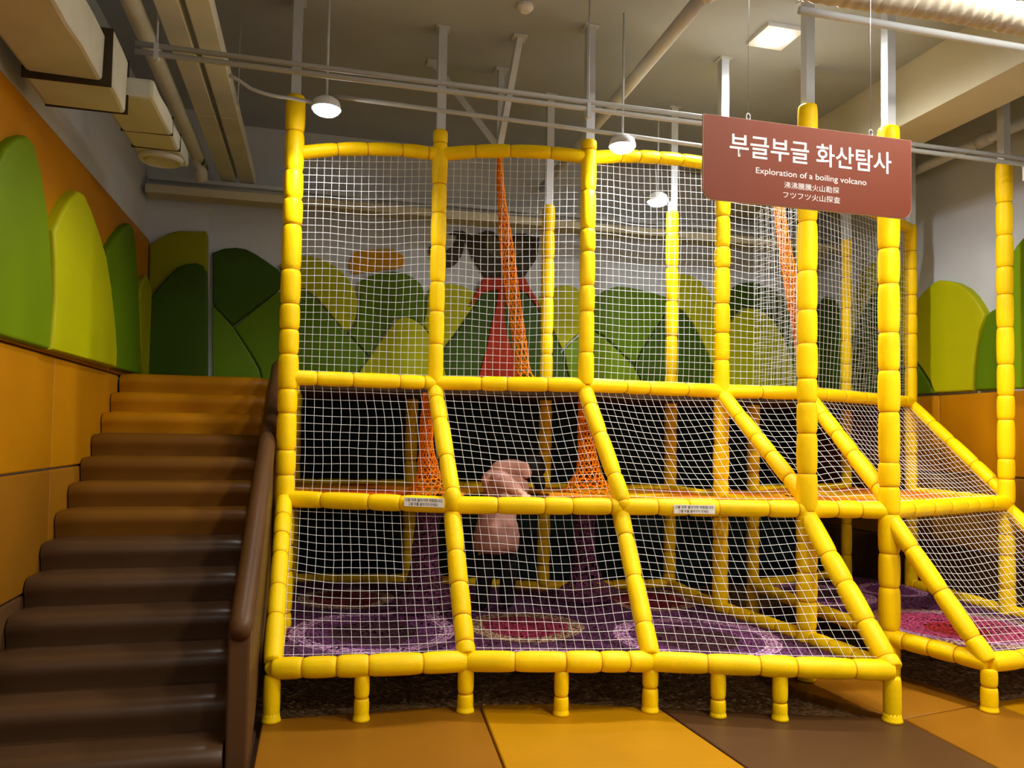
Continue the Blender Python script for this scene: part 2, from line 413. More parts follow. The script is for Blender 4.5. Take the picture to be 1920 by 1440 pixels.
# ------------------------------------------------------------------ padded stairs
t = thing('padded_staircase', 'wide padded staircase rising from dark brown to mustard steps along the left wall', 'stairs', (-.93, 3.6, 0))
XS0, XS1 = -1.452, -.366
SR, ST, SD, SZ = .15, .22773, 5.9, 1.4716
for k in range(10, -3, -1):
    y = SD-ST*k; z = SZ-SR*k; zt = z+SR
    prof = [(y, z+.004)]
    for a in range(0, 7):                         # rounded nose that bulges over the riser
        an = math.radians(-30+a*20); prof.append((y+.045-.062*math.cos(an), zt-.062+.062*math.sin(an)+.0))
    back = y+ST+(.02 if k > -2 else .0)
    prof += [(y+.10, zt+.002), (back, zt), (back, z-.05), (y, z-.05)]
    nseg = 14; vs = []; fs = []
    for i in range(nseg+1):
        u = i/nseg; x = XS0+(XS1-XS0)*u; e = 1-min(1, 12*min(u, 1-u)); d = .018*e*e
        puff = .006*math.sin(u*9+k*1.3)
        for yy, zz in prof: vs.append((x, yy+(d+puff*.5 if yy < back-.01 else 0), max(zz-(d*.6 if zz > zt-.08 else 0), -.049)))
    n = len(prof)
    for i in range(nseg):
        for j in range(n):
            a, b = i*n+j, i*n+(j+1) % n; fs.append((a, b, b+n, a+n))
    fs.append(tuple(range(n-1, -1, -1))); fs.append(tuple(nseg*n+j for j in range(n)))
    m = M['step_mustard_dimmed'] if k <= 0 else (M['step_tan_dimmed'] if k <= 4 else M['step_brown_dimmed'])
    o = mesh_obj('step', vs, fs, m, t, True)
    o['label'] = 'mustard step' if k <= 0 else ('tan step' if k <= 4 else 'dark brown step')
    bm = bmesh.new(); bm.from_mesh(o.data); bmesh.ops.recalc_face_normals(bm, faces=bm.faces[:]); bm.to_mesh(o.data); bm.free()
    o.data.set_sharp_from_angle(angle=math.radians(60))
# guard beside the stairs
g = thing('stair_guard', 'dark brown padded guard wall with a rolled top along the right of the stairs', 'stair guard', (-.306, 3.66, 0))
slope = SR/ST
X0, X1 = -.358, -.262
def guard_part(name, y0, z0, y1, z1, zb0, zb1, m):
    prof = [(y0, zb0), (y1, zb1), (y1, z1), (y0, z0)]
    vs = [(X0, a, b) for a, b in prof]+[(X1, a, b) for a, b in prof]
    bm = bmesh.new(); q = [bm.verts.new(v) for v in vs]
    for f in ((0, 1, 2, 3), (7, 6, 5, 4), (0, 4, 5, 1), (1, 5, 6, 2), (2, 6, 7, 3), (3, 7, 4, 0)): bm.faces.new([q[i] for i in f])
    bevel(bm, .012, 2); bmesh.ops.recalc_face_normals(bm, faces=bm.faces[:])
    o = bm_obj(name, bm, m, g); return o
guard_part('end_post', 3.665, .60, 3.80, .66, -.049, -.049, M['brown_pad'])
guard_part('side_panel', 3.80, .60, 6.36, .60+2.56*.523, -.049, 1.0, M['brown_pad'])
GX = -.306
pa = V((GX, 3.64, .60)); pb = V((GX, 5.3, .60+1.66*.523)); pc = V((GX, 6.36, .60+2.72*.523))
for a, b in ((pa, pb), (pb+(pc-pb).normalized()*.01, pc)):
    pts = spline([a, b], .05); n = len(pts)
    tube('rolled_cap', pts, [.042]+[.052]*(n-2)+[.042], M['brown_pad'], g, 16)

# ------------------------------------------------------------------ padded left wall
def pad_rect_x(x, y0, y1, z0, z1, m, label, d=.04, sgn=1):
    o = box('wall_pad', (x+sgn*.002, y0+.004, z0+.003), (x+sgn*d, y1-.004, z1-.003), m, None, .012, 3, True)
    o.data.set_sharp_from_angle(angle=math.radians(40))
    return tag(o, label, 'wall pad', 'rectangular wall pads')
LX = XL
for i, (ya, yb, nm) in enumerate([(2.0, 3.45, 'nearest the camera'), (3.45, 4.91, 'at the left edge of the photo'), (4.91, 6.36, 'beside the upper steps')]):
    pad_rect_x(LX, ya, yb, 1.265, 1.905, M['orange_pad'], 'orange rectangular wall pad %s on the left wall' % nm)
    pad_rect_x(LX, ya, yb, .628, 1.262, M['tan_pad'], 'tan brown wall pad %s, under an orange pad' % nm)
    pad_rect_x(LX, ya, yb, -.04, .625, M['brown_pad'], 'dark brown wall pad %s low on the left wall' % nm)
bgp = [(LX, 1.6, 1.91), (LX, 7.26, 1.91), (LX, 7.26, 3.15), (LX, 1.6, 3.15)]
tag(extrude_poly('wall_pad', bgp, (1, 0, 0), .04, M['orange_pad'], None, .012), 'long orange backing pad behind the green hills on the left wall', 'wall pad')
def hillX(px, m, label, X, d, sgn, zmin=None, sub=3):
    pts = [onX(x, y, X) for x, y in px]
    pts = [V((X, p.y, max(p.z, zmin) if zmin else p.z)) for p in pts]
    return tag(extrude_poly('hill_pad', pts, (sgn, 0, 0), d, m, None, .022), label, 'hill pad', 'hill shaped wall pads')
X2 = LX+.04
hillX([(-70, 420), (-40, 330), (-12, 275), (10, 257), (30, 252), (42, 265), (55, 310), (68, 385), (76, 470), (80, 560), (78, 610), (73, 655), (-70, 617)], M['bright_green'], 'big leaf green hill pad cut by the left edge of the photo', X2, .05, 1, 1.915)
hillX([(77, 430), (90, 402), (108, 372), (125, 356), (136, 362), (150, 392), (165, 432), (180, 480), (190, 540), (198, 610), (201, 660), (200, 689), (73, 655), (78, 605), (81, 555), (80, 490)], M['lime'], 'tall lime hill pad with a pointed top on the left wall', X2, .065, 1, 1.915)
hillX([(181, 484), (192, 462), (206, 440), (220, 424), (232, 418), (238, 430), (243, 470), (247, 530), (250, 600), (252, 702), (203, 690), (203, 655), (199, 605), (191, 540)], M['green'], 'slim dark green hill pad on the left wall before the corner', X2, .05, 1, 1.915)
hillX([(247, 562), (254, 530), (262, 515), (269, 525), (274, 545), (277, 575), (277, 706), (255, 702), (252, 650)], M['olive'], 'small olive hill pad tucked in the left wall corner', X2, .05, 1, 1.915)

# ------------------------------------------------------------------ hill mural on the back wall
def hillY(px, m, label, Y, d=.06, zmin=1.925, name='hill_pad', cat='hill pad', group='hill shaped wall pads', sm=False, bv=.02):
    pts = [onY(x, y, Y) for x, y in px]
    if zmin: pts = [V((p.x, Y, max(p.z, zmin))) for p in pts]
    if sm: pts = smooth_outline(pts)
    return tag(extrude_poly(name, pts, (0, -1, 0), d, m, None, bv), label, cat, group)
YC = 7.27
hillY([(281, 462), (300, 449), (318, 440), (338, 435), (388, 436), (391, 445), (391, 707), (281, 704)], M['olive'], 'olive hill pad with a square right shoulder on the corner column', YC, .05)
hillY([(279, 568), (295, 545), (315, 522), (335, 503), (350, 497), (368, 495), (382, 499), (390, 512), (391, 708), (279, 704)], M['dark_green'], 'dark green round topped pad in front of the olive one on the corner column', YC-.05, .05)
YW = YB
hillY([(399, 476), (420, 468), (443, 466), (462, 469), (480, 478), (500, 492), (522, 507), (537, 530), (520, 548), (437, 612), (399, 572)], M['dark_green'], 'very dark green hill pad right of the corner column above the stairs', YW, .05)
hillY([(399, 574), (418, 592), (437, 614), (455, 640), (472, 668), (486, 693), (492, 714), (399, 714)], M['green'], 'low dark green hill pad right of the corner column at the stair top', YW, .06)
hillY([(439, 614), (478, 582), (520, 550), (545, 541), (570, 546), (592, 562), (618, 592), (642, 620), (664, 642), (682, 662), (690, 672), (676, 690), (660, 722), (494, 722), (488, 693), (474, 668)], M['green'], 'broad green hill pad behind the thick yellow post by the stairs', YW, .06)
hillY([(524, 500), (540, 488), (560, 482), (585, 482), (610, 490), (632, 503), (652, 522), (666, 545), (671, 570), (667, 596), (657, 618), (646, 622), (620, 592), (594, 560), (570, 543), (545, 538), (538, 530)], M['lime'], 'yellow green hill pad left of the orange cloud', YW, .045)
hillY([(672, 530), (690, 520), (712, 513), (735, 510), (758, 514), (778, 524), (790, 536), (796, 556), (797, 580), (792, 606), (784, 608), (770, 597), (757, 593), (740, 598), (722, 622), (706, 645), (691, 669), (684, 661), (660, 634), (649, 624), (660, 618), (670, 596), (674, 570), (672, 550)], M['green'], 'round green hill pad under the orange cloud', YW, .05)
hillY([(757, 595), (772, 599), (790, 612), (806, 632), (822, 655), (840, 722), (662, 722), (676, 693), (692, 672), (708, 647), (724, 624), (741, 601)], M['lime'], 'wide yellow green hill pad low between first and second slim posts', YW, .065)
hillY([(799, 560), (806, 542), (822, 534), (845, 533), (868, 538), (886, 548), (897, 556), (886, 576), (868, 602), (850, 628), (832, 652), (822, 653), (806, 630), (792, 610), (798, 585)], M['lime'], 'yellow green hill pad left of the volcano slope', YW, .045)
hillY([(655, 500), (658, 486), (664, 475), (680, 470), (705, 469), (735, 468), (744, 474), (755, 480), (759, 490), (755, 500), (742, 505), (722, 506), (700, 510), (680, 512), (664, 514)], M['cloud'], 'flat orange cloud on the back wall seen through the first net', YW, .025, None, 'cloud_pad', 'cloud pad', None, True, .006)
v = thing('volcano_pad', 'dark green volcano with red lava cap and red lava stripe on the back wall', 'volcano pad', (1.75, YW, 1.925))
def partY(name, px, m, Y, d, parent, zmin=1.925, bv=.012):
    pts = [onY(x, y, Y) for x, y in px]; pts = [V((p.x, Y, max(p.z, zmin or -9))) for p in pts]
    return extrude_poly(name, pts, (0, -1, 0), d, m, parent, bv)
partY('volcano_slope', [(905, 545), (986, 545), (1002, 562), (1016, 585), (1030, 612), (1042, 640), (1052, 672), (1060, 700), (1066, 722), (780, 722), (800, 690), (820, 668), (832, 654), (850, 630), (868, 604), (886, 577)], M['dark_green'], YW, .06, v)
partY('lava_cap', [(906, 521), (983, 521), (988, 532), (998, 550), (1008, 566), (1012, 586), (1000, 568), (986, 550), (972, 544), (950, 545), (930, 545), (907, 548), (895, 560), (884, 574), (880, 575), (888, 556), (898, 538)], M['red'], YW-.05, .03, v)
partY('lava_stripe', [(933, 543), (945, 543), (945, 600), (950, 628), (960, 660), (970, 690), (976, 722), (892, 722), (902, 688), (912, 650), (920, 610), (930, 572)], M['red'], YW-.05, .028, v)
s = thing('smoke_pad', 'dark grey smoke cloud above the volcano on the back wall', 'smoke pad', (1.75, YW, 2.9))
partY('smoke_plume', [(907, 519), (898, 505), (888, 490), (880, 474), (876, 460), (868, 449), (855, 442), (840, 440), (850, 435), (866, 434), (884, 443), (898, 438), (912, 433), (926, 436), (935, 446), (955, 449), (966, 439), (984, 439), (996, 445), (1010, 446), (1008, 470), (1004, 488), (992, 504), (983, 519)], M['smoke'], YW, .03, s, None, .008)
partY('smoke_patch', [(912, 470), (908, 450), (918, 440), (930, 446), (952, 458), (968, 450), (982, 452), (980, 472), (960, 484), (930, 486)], M['smoke_light'], YW-.028, .008, s, None, .002)
partY('smoke_wisp', [(858, 440), (868, 448), (870, 462), (866, 478), (856, 494), (844, 503), (830, 504), (815, 494), (806, 480), (803, 466), (812, 458), (822, 470), (836, 470), (848, 462)], M['smoke'], YW, .028, s, None, .008)
hillY([(1000, 575), (1012, 556), (1030, 545), (1046, 537), (1062, 536), (1078, 540), (1086, 550), (1090, 590), (1088, 622), (1074, 634), (1060, 648), (1052, 657), (1044, 640), (1032, 612), (1018, 586)], M['lime'], 'lime hill pad right of the volcano behind an inner post', YW, .045)
hillY([(1106, 566), (1120, 553), (1136, 543), (1155, 538), (1176, 540), (1200, 545), (1224, 551), (1246, 558), (1250, 580), (1236, 600), (1220, 624), (1206, 646), (1194, 668), (1186, 684), (1166, 666), (1146, 645), (1128, 630), (1112, 621), (1104, 620)], M['green'], 'mid green hill pad with a wide crown between third and fourth posts', YW, .05)
hillY([(1054, 659), (1064, 648), (1080, 634), (1096, 624), (1110, 622), (1126, 632), (1144, 648), (1164, 668), (1184, 688), (1194, 706), (1200, 724), (1068, 724), (1060, 690)], M['bright_green'], 'leaf green hill pad low behind the third slim post', YW, .06)
hillY([(1186, 688), (1196, 668), (1210, 644), (1226, 620), (1240, 598), (1250, 583), (1262, 579), (1276, 586), (1292, 606), (1308, 634), (1322, 664), (1333, 690), (1328, 708), (1324, 730), (1204, 730), (1196, 708)], M['dark_green'], 'dark green cone shaped hill pad behind the inner yellow post', YW, .06)
hillY([(1252, 520), (1268, 514), (1290, 517), (1310, 528), (1324, 546), (1338, 572), (1348, 600), (1352, 640), (1350, 730), (1328, 730), (1336, 690), (1324, 662), (1310, 632), (1294, 604), (1278, 584), (1262, 576), (1252, 560)], M['lime'], 'lime hill pad behind the cone shaped one', YW, .045)
hillY([(1352, 562), (1364, 545), (1384, 532), (1410, 530), (1436, 538), (1460, 552), (1484, 580), (1500, 620), (1506, 640), (1490, 650), (1470, 640), (1448, 600), (1420, 578), (1390, 576), (1366, 600), (1354, 620)], M['dark_green'], 'dark green hill pad under the hanging sign, seen through two nets', YW, .045)
hillY([(1356, 622), (1372, 598), (1394, 579), (1420, 581), (1446, 603), (1468, 642), (1484, 690), (1490, 735), (1352, 735)], M['lime'], 'lime round hill pad right of the fourth post near the back corner', YW, .06)
hillY([(1472, 644), (1490, 654), (1506, 644), (1520, 650), (1522, 740), (1494, 740), (1486, 690)], M['green'], 'narrow green hill pad in the back right corner', YW, .055)

# right wall pads
XRW = XR
for (ya, yb, nm) in [(5.72, 7.45, 'beyond the slim post on the right wall'), (4.69, 5.72, 'between the two right posts on the right wall')]:
    pad_rect_x(XRW, ya, yb, 1.235, 1.925, M['orange_pad'], 'orange rectangular wall pad %s' % nm, .04, -1)
    pad_rect_x(XRW, ya, yb, .60, 1.23, M['tan_pad'], 'tan brown wall pad %s' % nm, .04, -1)
    pad_rect_x(XRW, ya, yb, -.04, .597, M['brown_pad'], 'dark brown wall pad low %s' % nm, .04, -1)
def hillXR(px, m, label, X=XR, d=.06, zmin=1.93):
    return hillX(px, m, label, X, d, -1, zmin)
hillXR([(1530, 600), (1540, 570), (1552, 556), (1566, 560), (1576, 580), (1579, 640), (1579, 748), (1530, 748)], M['dark_green'], 'narrow dark green hill pad on the right wall at the back corner', XR, .05)
hillXR([(1580, 748), (1580, 640), (1590, 598), (1606, 545), (1625, 505), (1650, 485), (1678, 480), (1700, 500), (1712, 560), (1717, 640), (1717, 744)], M['lime'], 'tall lime hill pad on the right wall behind the nets under the sign', XR, .045)
hillXR([(1584, 748), (1586, 690), (1598, 640), (1618, 590), (1638, 553), (1652, 545), (1668, 560), (1686, 620), (1698, 690), (1702, 746)], M['dark_green'], 'dark green cone shaped hill pad in front of the tall lime one under the sign', XR-.05, .03)
hillXR([(1722, 668), (1722, 580), (1732, 560), (1746, 545), (1760, 532), (1772, 526), (1786, 527), (1806, 532), (1824, 542), (1838, 556), (1850, 574), (1858, 590), (1850, 620), (1842, 650), (1837, 690), (1835, 733), (1764, 738), (1755, 715), (1742, 695)], M['lime'], 'broad lime hill pad in plain view between the two right posts', XR, .07)
hillXR([(1720, 672), (1740, 698), (1752, 717), (1761, 738), (1720, 741)], M['green'], 'dark green corner of a hill pad left of the broad lime one', XR, .06)
hillXR([(1860, 592), (1868, 584), (1880, 578), (1894, 576), (1894, 730), (1838, 733), (1840, 690), (1845, 650), (1852, 620)], M['green'], 'green hill pad half hidden behind the far right post', XR, .06)
# pillar dress
pt_ = [onX(x, y, 5.24) for x, y in [(1898, 500), (1904, 480), (1914, 462), (1928, 446), (1945, 436), (1962, 440), (1975, 460), (1985, 500), (1990, 730), (1898, 730)]]
tag(extrude_poly('hill_pad', pt_, (-1, 0, 0), .05, M['bright_green'], None, .022), 'bright green hill pad on the pillar at the right edge of the photo', 'hill pad', 'hill shaped wall pads')
o = box('wall_pad', (5.19, 4.11, 1.235), (5.238, 4.675, 1.93), M['orange_pad'], None, .012, 3); tag(o, 'orange wall pad on the pillar at the right edge of the photo', 'wall pad')
o = box('wall_pad', (5.19, 4.11, -.04), (5.238, 4.675, 1.23), M['tan_pad'], None, .012, 3); tag(o, 'tan brown wall pad low on the pillar at the right edge', 'wall pad')

# ------------------------------------------------------------------ decks under the nets
o = box('landing', (-1.45, 6.59, 1.78), (-.27, 7.20, 1.92), M['mustard_pad'], None, .015); tag(o, 'mustard padded landing at the top of the stairs', 'landing')
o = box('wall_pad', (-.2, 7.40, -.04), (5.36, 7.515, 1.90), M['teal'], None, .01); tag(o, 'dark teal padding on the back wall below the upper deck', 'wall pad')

# ------------------------------------------------------------------ climbing frame
z0, z1, z2, z3 = 0.0, .27, 1.066, 1.853
N1 = {'A': (-.19, 4.235), 'B': (.82, 4.175), 'C': (1.815, 3.98), 'D': (3.04, 3.578), 'E': (3.70, 3.60), 'G': (5.08, 3.72)}
N2 = {'A': (-.19, 5.22), 'B': (.82, 4.71), 'C': (1.86, 4.54), 'D': (3.01, 4.286), 'E': (3.53, 4.178), 'G': (4.98, 4.68)}
N3 = {'A': (-.19, 5.22), 'B': (.785, 5.288), 'C': (1.776, 4.99), 'D': (2.89, 5.143), 'E': (3.56, 5.06), 'G': (5.05, 5.71)}
NB = {'A': (-.18, 6.77), 'B': (.784, 6.6), 'C': (1.824, 6.1), 'D': (2.918, 6.04), 'E': (3.62, 5.9), 'G': (4.85, 6.3)}
TOP = {'A': 3.33, 'B': 3.45, 'C': 3.43, 'D': 3.53, 'E': 3.45, 'G': 3.45}
def P(d, k, z): return V((d[k][0], d[k][1], z))
FR = thing('climbing_frame', 'big yellow foam-padded climbing frame with white nets filling the room', 'climbing frame', (1.4, 4.2, 0))
FR2 = FR
r_th, r_v, r_d = .0625, .052, .052
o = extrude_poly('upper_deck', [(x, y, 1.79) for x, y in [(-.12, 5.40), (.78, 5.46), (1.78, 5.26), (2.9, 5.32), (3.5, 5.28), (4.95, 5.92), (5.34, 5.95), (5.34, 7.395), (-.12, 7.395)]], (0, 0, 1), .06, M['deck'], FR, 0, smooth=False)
def post(p, za, zb, r, fr, strut=True):
    foam('post', [(p[0], p[1], za), (p[0], p[1], zb)], r, fr)
    if strut:
        o = tube('ceiling_strut', [(p[0], p[1], zb-.02), (p[0], p[1], ZC)], .043, M['steel'], fr, 4, square=True); o['label'] = 'white square steel tube'
        box('strut_plate', (p[0]-.05, p[1]-.05, ZC-.008), (p[0]+.05, p[1]+.05, ZC-.001), M['steel'], fr)
post(N2['A'], CAR, 3.715, r_th, FR)
post(N3['B'], z3, 3.62, r_v, FR); post(N3['C'], z3, 3.55, r_v, FR); post(N3['D'], z1, 3.60, r_v+.004, FR)
post(N2['D'], .001, 3.655, r_th, FR)
post(NB['C'], CAR, 3.42, r_v, FR); post(NB['D'], CAR, 3.45, r_v, FR); post(NB['B'], CAR, z3, r_v, FR, False); post(NB['A'], CAR, z3, r_v, FR, False)
post(N2['E'], .001, 3.53, r_th+.002, FR2); post(N2['G'], CAR, 3.62, r_v+.004, FR2); post(N3['G'], CAR, 3.42, r_v, FR2)
post(NB['E'], CAR, z3, r_v, FR2, False); post(NB['G'], CAR, 3.42, r_v-.004, FR2); post(N3['E'], z3, 3.45, r_v, FR2)
def rail(a, b, fr, r=.05, up=0.0, fwd=0.0):
    a, b = V(a), V(b); m = a.lerp(b, .5)+V((0, -fwd, up))
    foam('rail', [a, a.lerp(m, .5)+V((0, -fwd*.28, up*.28)), m, b.lerp(m, .5)+V((0, -fwd*.28, up*.28)), b] if (up or fwd) else [a, b], r, fr)
for a, b in (('A', 'B'), ('B', 'C'), ('C', 'D')):
    rail(P(N3, a, TOP[a]), P(N3, b, TOP[b]), FR, .045, .035)
    rail(P(N3, a, z3), P(N3, b, z3), FR, .048)
    rail(P(N2, a, z2), P(N2, b, z2), FR, .052)
    rail(P(N1, a, z1), P(N1, b, z1), FR, .056, .012, .05)
    rail(P(NB, a, z1), P(NB, b, z1), FR, .042); rail(P(NB, a, z2), P(NB, b, z2), FR, .042); rail(P(NB, a, z3), P(NB, b, z3), FR, .042)
for a, b in (('D', 'E'),):
    rail(P(N3, a, z3), P(N3, b, z3), FR, .048); rail(P(N3, a, TOP[a]), P(N3, b, TOP[b]), FR, .045)
    rail(P(N2, a, z2), P(N2, b, z2), FR, .055, 0, -.03)
rail(P(N3, 'E', z3), P(N3, 'G', z3), FR2, .05); rail(P(N3, 'E', TOP['E']), P(N3, 'G', TOP['G']-.06), FR2, .045)
rail(P(N2, 'E', z2), P(N2, 'G', z2), FR2, .055); rail(P(N1, 'E', z1), P(N1, 'G', z1), FR2, .055)
rail(P(NB, 'E', z1), P(NB, 'G', z1), FR2, .042); rail(P(NB, 'E', z2), P(NB, 'G', z2), FR2, .042)
# side rails that run back
rail(P(N1, 'D', z1), P(N2, 'D', z1), FR, .048); rail(P(N2, 'D', z1), P(N3, 'D', z1), FR, .048); rail(P(N3, 'D', z1), P(NB, 'D', z1), FR, .045)
rail(P(N2, 'D', z2), P(N3, 'D', z2), FR, .04); rail(P(N3, 'D', z2), P(NB, 'D', z2), FR, .042); rail(P(N2, 'A', z1), P(NB, 'A', z1), FR, .042); rail(P(N1, 'A', z1), P(N2, 'A', z1), FR, .042)
rail(P(N1, 'E', z1), P(N2, 'E', z1), FR2, .052); rail(P(N2, 'E', z1), P(NB, 'E', z1), FR2, .048)
rail(P(N2, 'G', z2), P(N3, 'G', z2), FR2, .045); rail(P(N1, 'G', z1), P(N2, 'G', z1), FR2, .045); rail(P(N2, 'G', z1), P(N3, 'G', z1), FR2, .045)
# sloping poles
for k in 'BC':
    foam('sloping_pole', [P(N3, k, z3+.02), P(N3, k, z3-.05), P(N2, k, z2+.06), P(N2, k, z2-.05), P(N1, k, z1+.03)], r_d, FR)
foam('sloping_pole', [P(N2, 'A', z2+.02), P(N1, 'A', z1+.03)], r_d-.004, FR)
foam('sloping_pole', [P(N3, 'D', z3-.02), P(N2, 'D', z2+.06)], r_d, FR)
foam('sloping_pole', [P(N2, 'D', z2-.04), P(N1, 'D', z1)], r_d+.008, FR)
foam('sloping_pole', [P(N3, 'E', z3-.02), P(N2, 'E', z2+.06)], r_d, FR2)
foam('sloping_pole', [P(N2, 'E', z2-.04), P(N1, 'E', z1)], r_d+.002, FR2)
foam('sloping_pole', [P(N3, 'G', z3-.02), P(N2, 'G', z2+.06)], r_d-.004, FR2)
foam('sloping_pole', [P(N2, 'G', z2-.04), P(N1, 'G', z1)], r_d, FR2)
def leg(p, fr, r=.043):
    o = foam('leg', [(p[0], p[1], z1-.03), (p[0], p[1], .012)], r, fr, .17)
    vs, fs = tube_data([V((p[0], p[1], .05)), V((p[0], p[1], .03)), V((p[0], p[1], .012)), V((p[0], p[1], .001))], [r*.95, r*1.0, r*1.12, r*1.2], 16)
    c = mesh_obj('foot_cuff', vs, fs, M['yellow'], o, True)
for k in 'ABCD': leg(N1[k], FR, .047 if k == 'D' else .043)
def railpt(a, b, u, fwd=.05):
    m = V(N1[a]+(0,)).lerp(V(N1[b]+(0,)), u); return (m.x, m.y-fwd*4*u*(1-u))
for a, b, u in (('A', 'B', .45), ('B', 'C', .5), ('C', 'D', .27), ('C', 'D', .52)): leg(railpt(a, b, u), FR, .039)
leg(N1['E'], FR2); leg(N1['G'], FR2); leg((4.5, 3.66), FR2, .039)

# ------------------------------------------------------------------ safety nets
FRN = None
names = {('A', 'B'): 'between the stairs and the second post', ('B', 'C'): 'in the middle between second and third posts', ('C', 'D'): 'between third and fourth posts', ('D', 'E'): 'over the passage behind the thick front post', ('E', 'G'): 'in the right hand bay by the right wall'}
sd = 1
for (a, b), nm in names.items():
    fr = FR2 if b == 'G' else FR
    net_quad('safety_net', fr, P(N3, a, z3), P(N3, b, z3), P(N3, b, TOP[b]), P(N3, a, TOP[a]), 'white upright safety net of the top row ' + nm, .03, .0495, seed=sd, group='white safety nets', slack=.012)
    net_quad('safety_net', fr, P(N2, a, z2+.02), P(N2, b, z2+.02), P(N3, b, z3-.03), P(N3, a, z3-.03), 'white safety net of the middle row ' + nm, -.05, .058, seed=sd+11, group='white safety nets', slack=.014)
    if (a, b) != ('D', 'E'):
        net_quad('safety_net', fr, P(N1, a, z1+.02), P(N1, b, z1+.02), P(N2, b, z2-.03), P(N2, a, z2-.03), 'white sloping safety net of the bottom row ' + nm, -.05, .053, seed=sd+23, group='white safety nets', slack=.014)
    sd += 1.37
net_quad('safety_net', FR2, P(N3, 'E', z3), P(NB, 'E', z3), P(NB, 'E', 3.45), P(N3, 'E', 3.45), 'white net running back beside the passage, behind the sign', .02, .047, seed=9, group='white safety nets')
net_quad('safety_net', FR2, P(NB, 'G', z3), P(N3, 'G', z3), P(N3, 'G', 3.4), P(NB, 'G', 3.4), 'white net running back from the slim post at the right wall', .02, .047, seed=12, group='white safety nets')

# ------------------------------------------------------------------ crochet floors and trunks
def crochet_floor(poly, m, label, z, bulges, step=.03):
    x0 = min(p[0] for p in poly); x1 = max(p[0] for p in poly); y0 = min(p[1] for p in poly); y1 = max(p[1] for p in poly)
    nx = int((x1-x0)/step)+1; ny = int((y1-y0)/step)+1; idx = {}; vs = []; fs = []
    def q(i, j):
        if (i, j) not in idx:
            x = x0+i*step; y = y0+j*step; zz = z-.012+.01*sway(x, y, 2)
            for bx, by, br, bh in bulges:
                d = math.hypot(x-bx, y-by)
                if d < br: zz += bh*(.5+.5*math.cos(math.pi*d/br))**1.6
            idx[(i, j)] = len(vs); vs.append((x, y, zz))
        return idx[(i, j)]
    for i in range(nx):
        for j in range(ny):
            if inside((x0+(i+.5)*step, y0+(j+.5)*step), poly): fs.append((q(i, j), q(i+1, j), q(i+1, j+1), q(i, j+1)))
    o = mesh_obj('crochet_floor', vs, fs, m, None, True)
    md = o.modifiers.new('thick', 'SOLIDIFY'); md.thickness = .02; md.offset = -1
    return tag(o, label, 'crochet floor')
TR = [(.80, 5.45), (1.985, 5.5)]
fl = [N1['A'], railpt('A', 'B', .25), railpt('A', 'B', .5), railpt('A', 'B', .75), N1['B'], railpt('B', 'C', .5), N1['C'], railpt('C', 'D', .5), N1['D'], N2['D'], N3['D'], NB['D'], NB['C'], NB['B'], NB['A']]
crochet_floor(fl, M['crochet'], 'purple crocheted net floor with lilac and crimson rings inside the big frame', z1-.01, [(TR[0][0], TR[0][1], .4, .13), (TR[1][0], TR[1][1], .4, .13), (.38, 5, .5, -.03), (2.36, 4.5, .5, -.03)])
crochet_floor([N1['E'], N1['G'], N2['G'], N3['G'], NB['G'], NB['E'], N2['E']], M['crochet_red'], 'purple crocheted net floor with a rose red target in the right bay', z1-.01, [(4.28, 4.42, .55, -.04)])
hol = [(TR[0][0], TR[0][1], .10), (TR[1][0], TR[1][1], .10), (1.34, 5.42, .31)]
net_poly('rope_floor', [N2['A'], N2['B'], N2['C'], N2['D'], NB['D'], NB['C'], NB['B'], NB['A']], (0, 0, z2+.0), (1, 0, 0), (0, 1, 0), 'yellow and orange rope floor on the middle level of the big frame', .034, .0075, M['rope_floor'], 2, hol, None, 'rope floor', 0, .008, 4)
net_poly('rope_floor', [N2['D'], N2['E'], N3['E'], NB['E'], NB['D']], (0, 0, z2), (1, 0, 0), (0, 1, 0), 'orange rope floor over the passage on the middle level', .034, .0075, M['rope_floor'], 5, (), None, 'rope floor', 0, .008, 4)
net_poly('rope_floor', [N2['E'], N2['G'], N3['G'], NB['G'], NB['E']], (0, 0, z2), (1, 0, 0), (0, 1, 0), 'orange rope floor of the right bay on the middle level', .034, .0075, M['rope_floor'], 6, (), None, 'rope floor', 0, .008, 4)
def rope_trunk(name, axis, rad, label, nh=14, r=.0042, m=None, step=.045):
    path = spline(axis, step); n = len(path); L = [0]
    for a, b in zip(path, path[1:]): L.append(L[-1]+(b-a).length)
    T, Nn = frames(path)
    def rr(u):
        for (ua, ra), (ub, rb) in zip(rad, rad[1:]):
            if u <= ub:
                q = (u-ua)/(ub-ua); q = q*q*(3-2*q); return ra+(rb-ra)*q
        return rad[-1][1]
    def pt(i, a):
        u = L[i]/L[-1]; R = rr(u)*(1+.05*math.sin(5*a+9*u)); t, nn = T[i], Nn[i]; b = t.cross(nn)
        return path[i]+nn*(R*math.cos(a))+b*(R*math.sin(a))+V((random.uniform(-1, 1), random.uniform(-1, 1), random.uniform(-1, 1)))*.0035
    st = []
    tw = .42
    for h in range(nh):
        for sg in (1, -1):
            st.append([pt(i, 2*math.pi*h/nh+sg*tw*i) for i in range(n)])
    for i in range(0, n):
        st.append([pt(i, 2*math.pi*j/18) for j in range(19)])
    return tag(cords(name, st, r, m or M['rope_orange'], None, 4), label, 'rope tunnel', 'orange rope tunnels')
TT = [V((TR[0][0], TR[0][1], 0)), V((TR[1][0], TR[1][1], 0))]
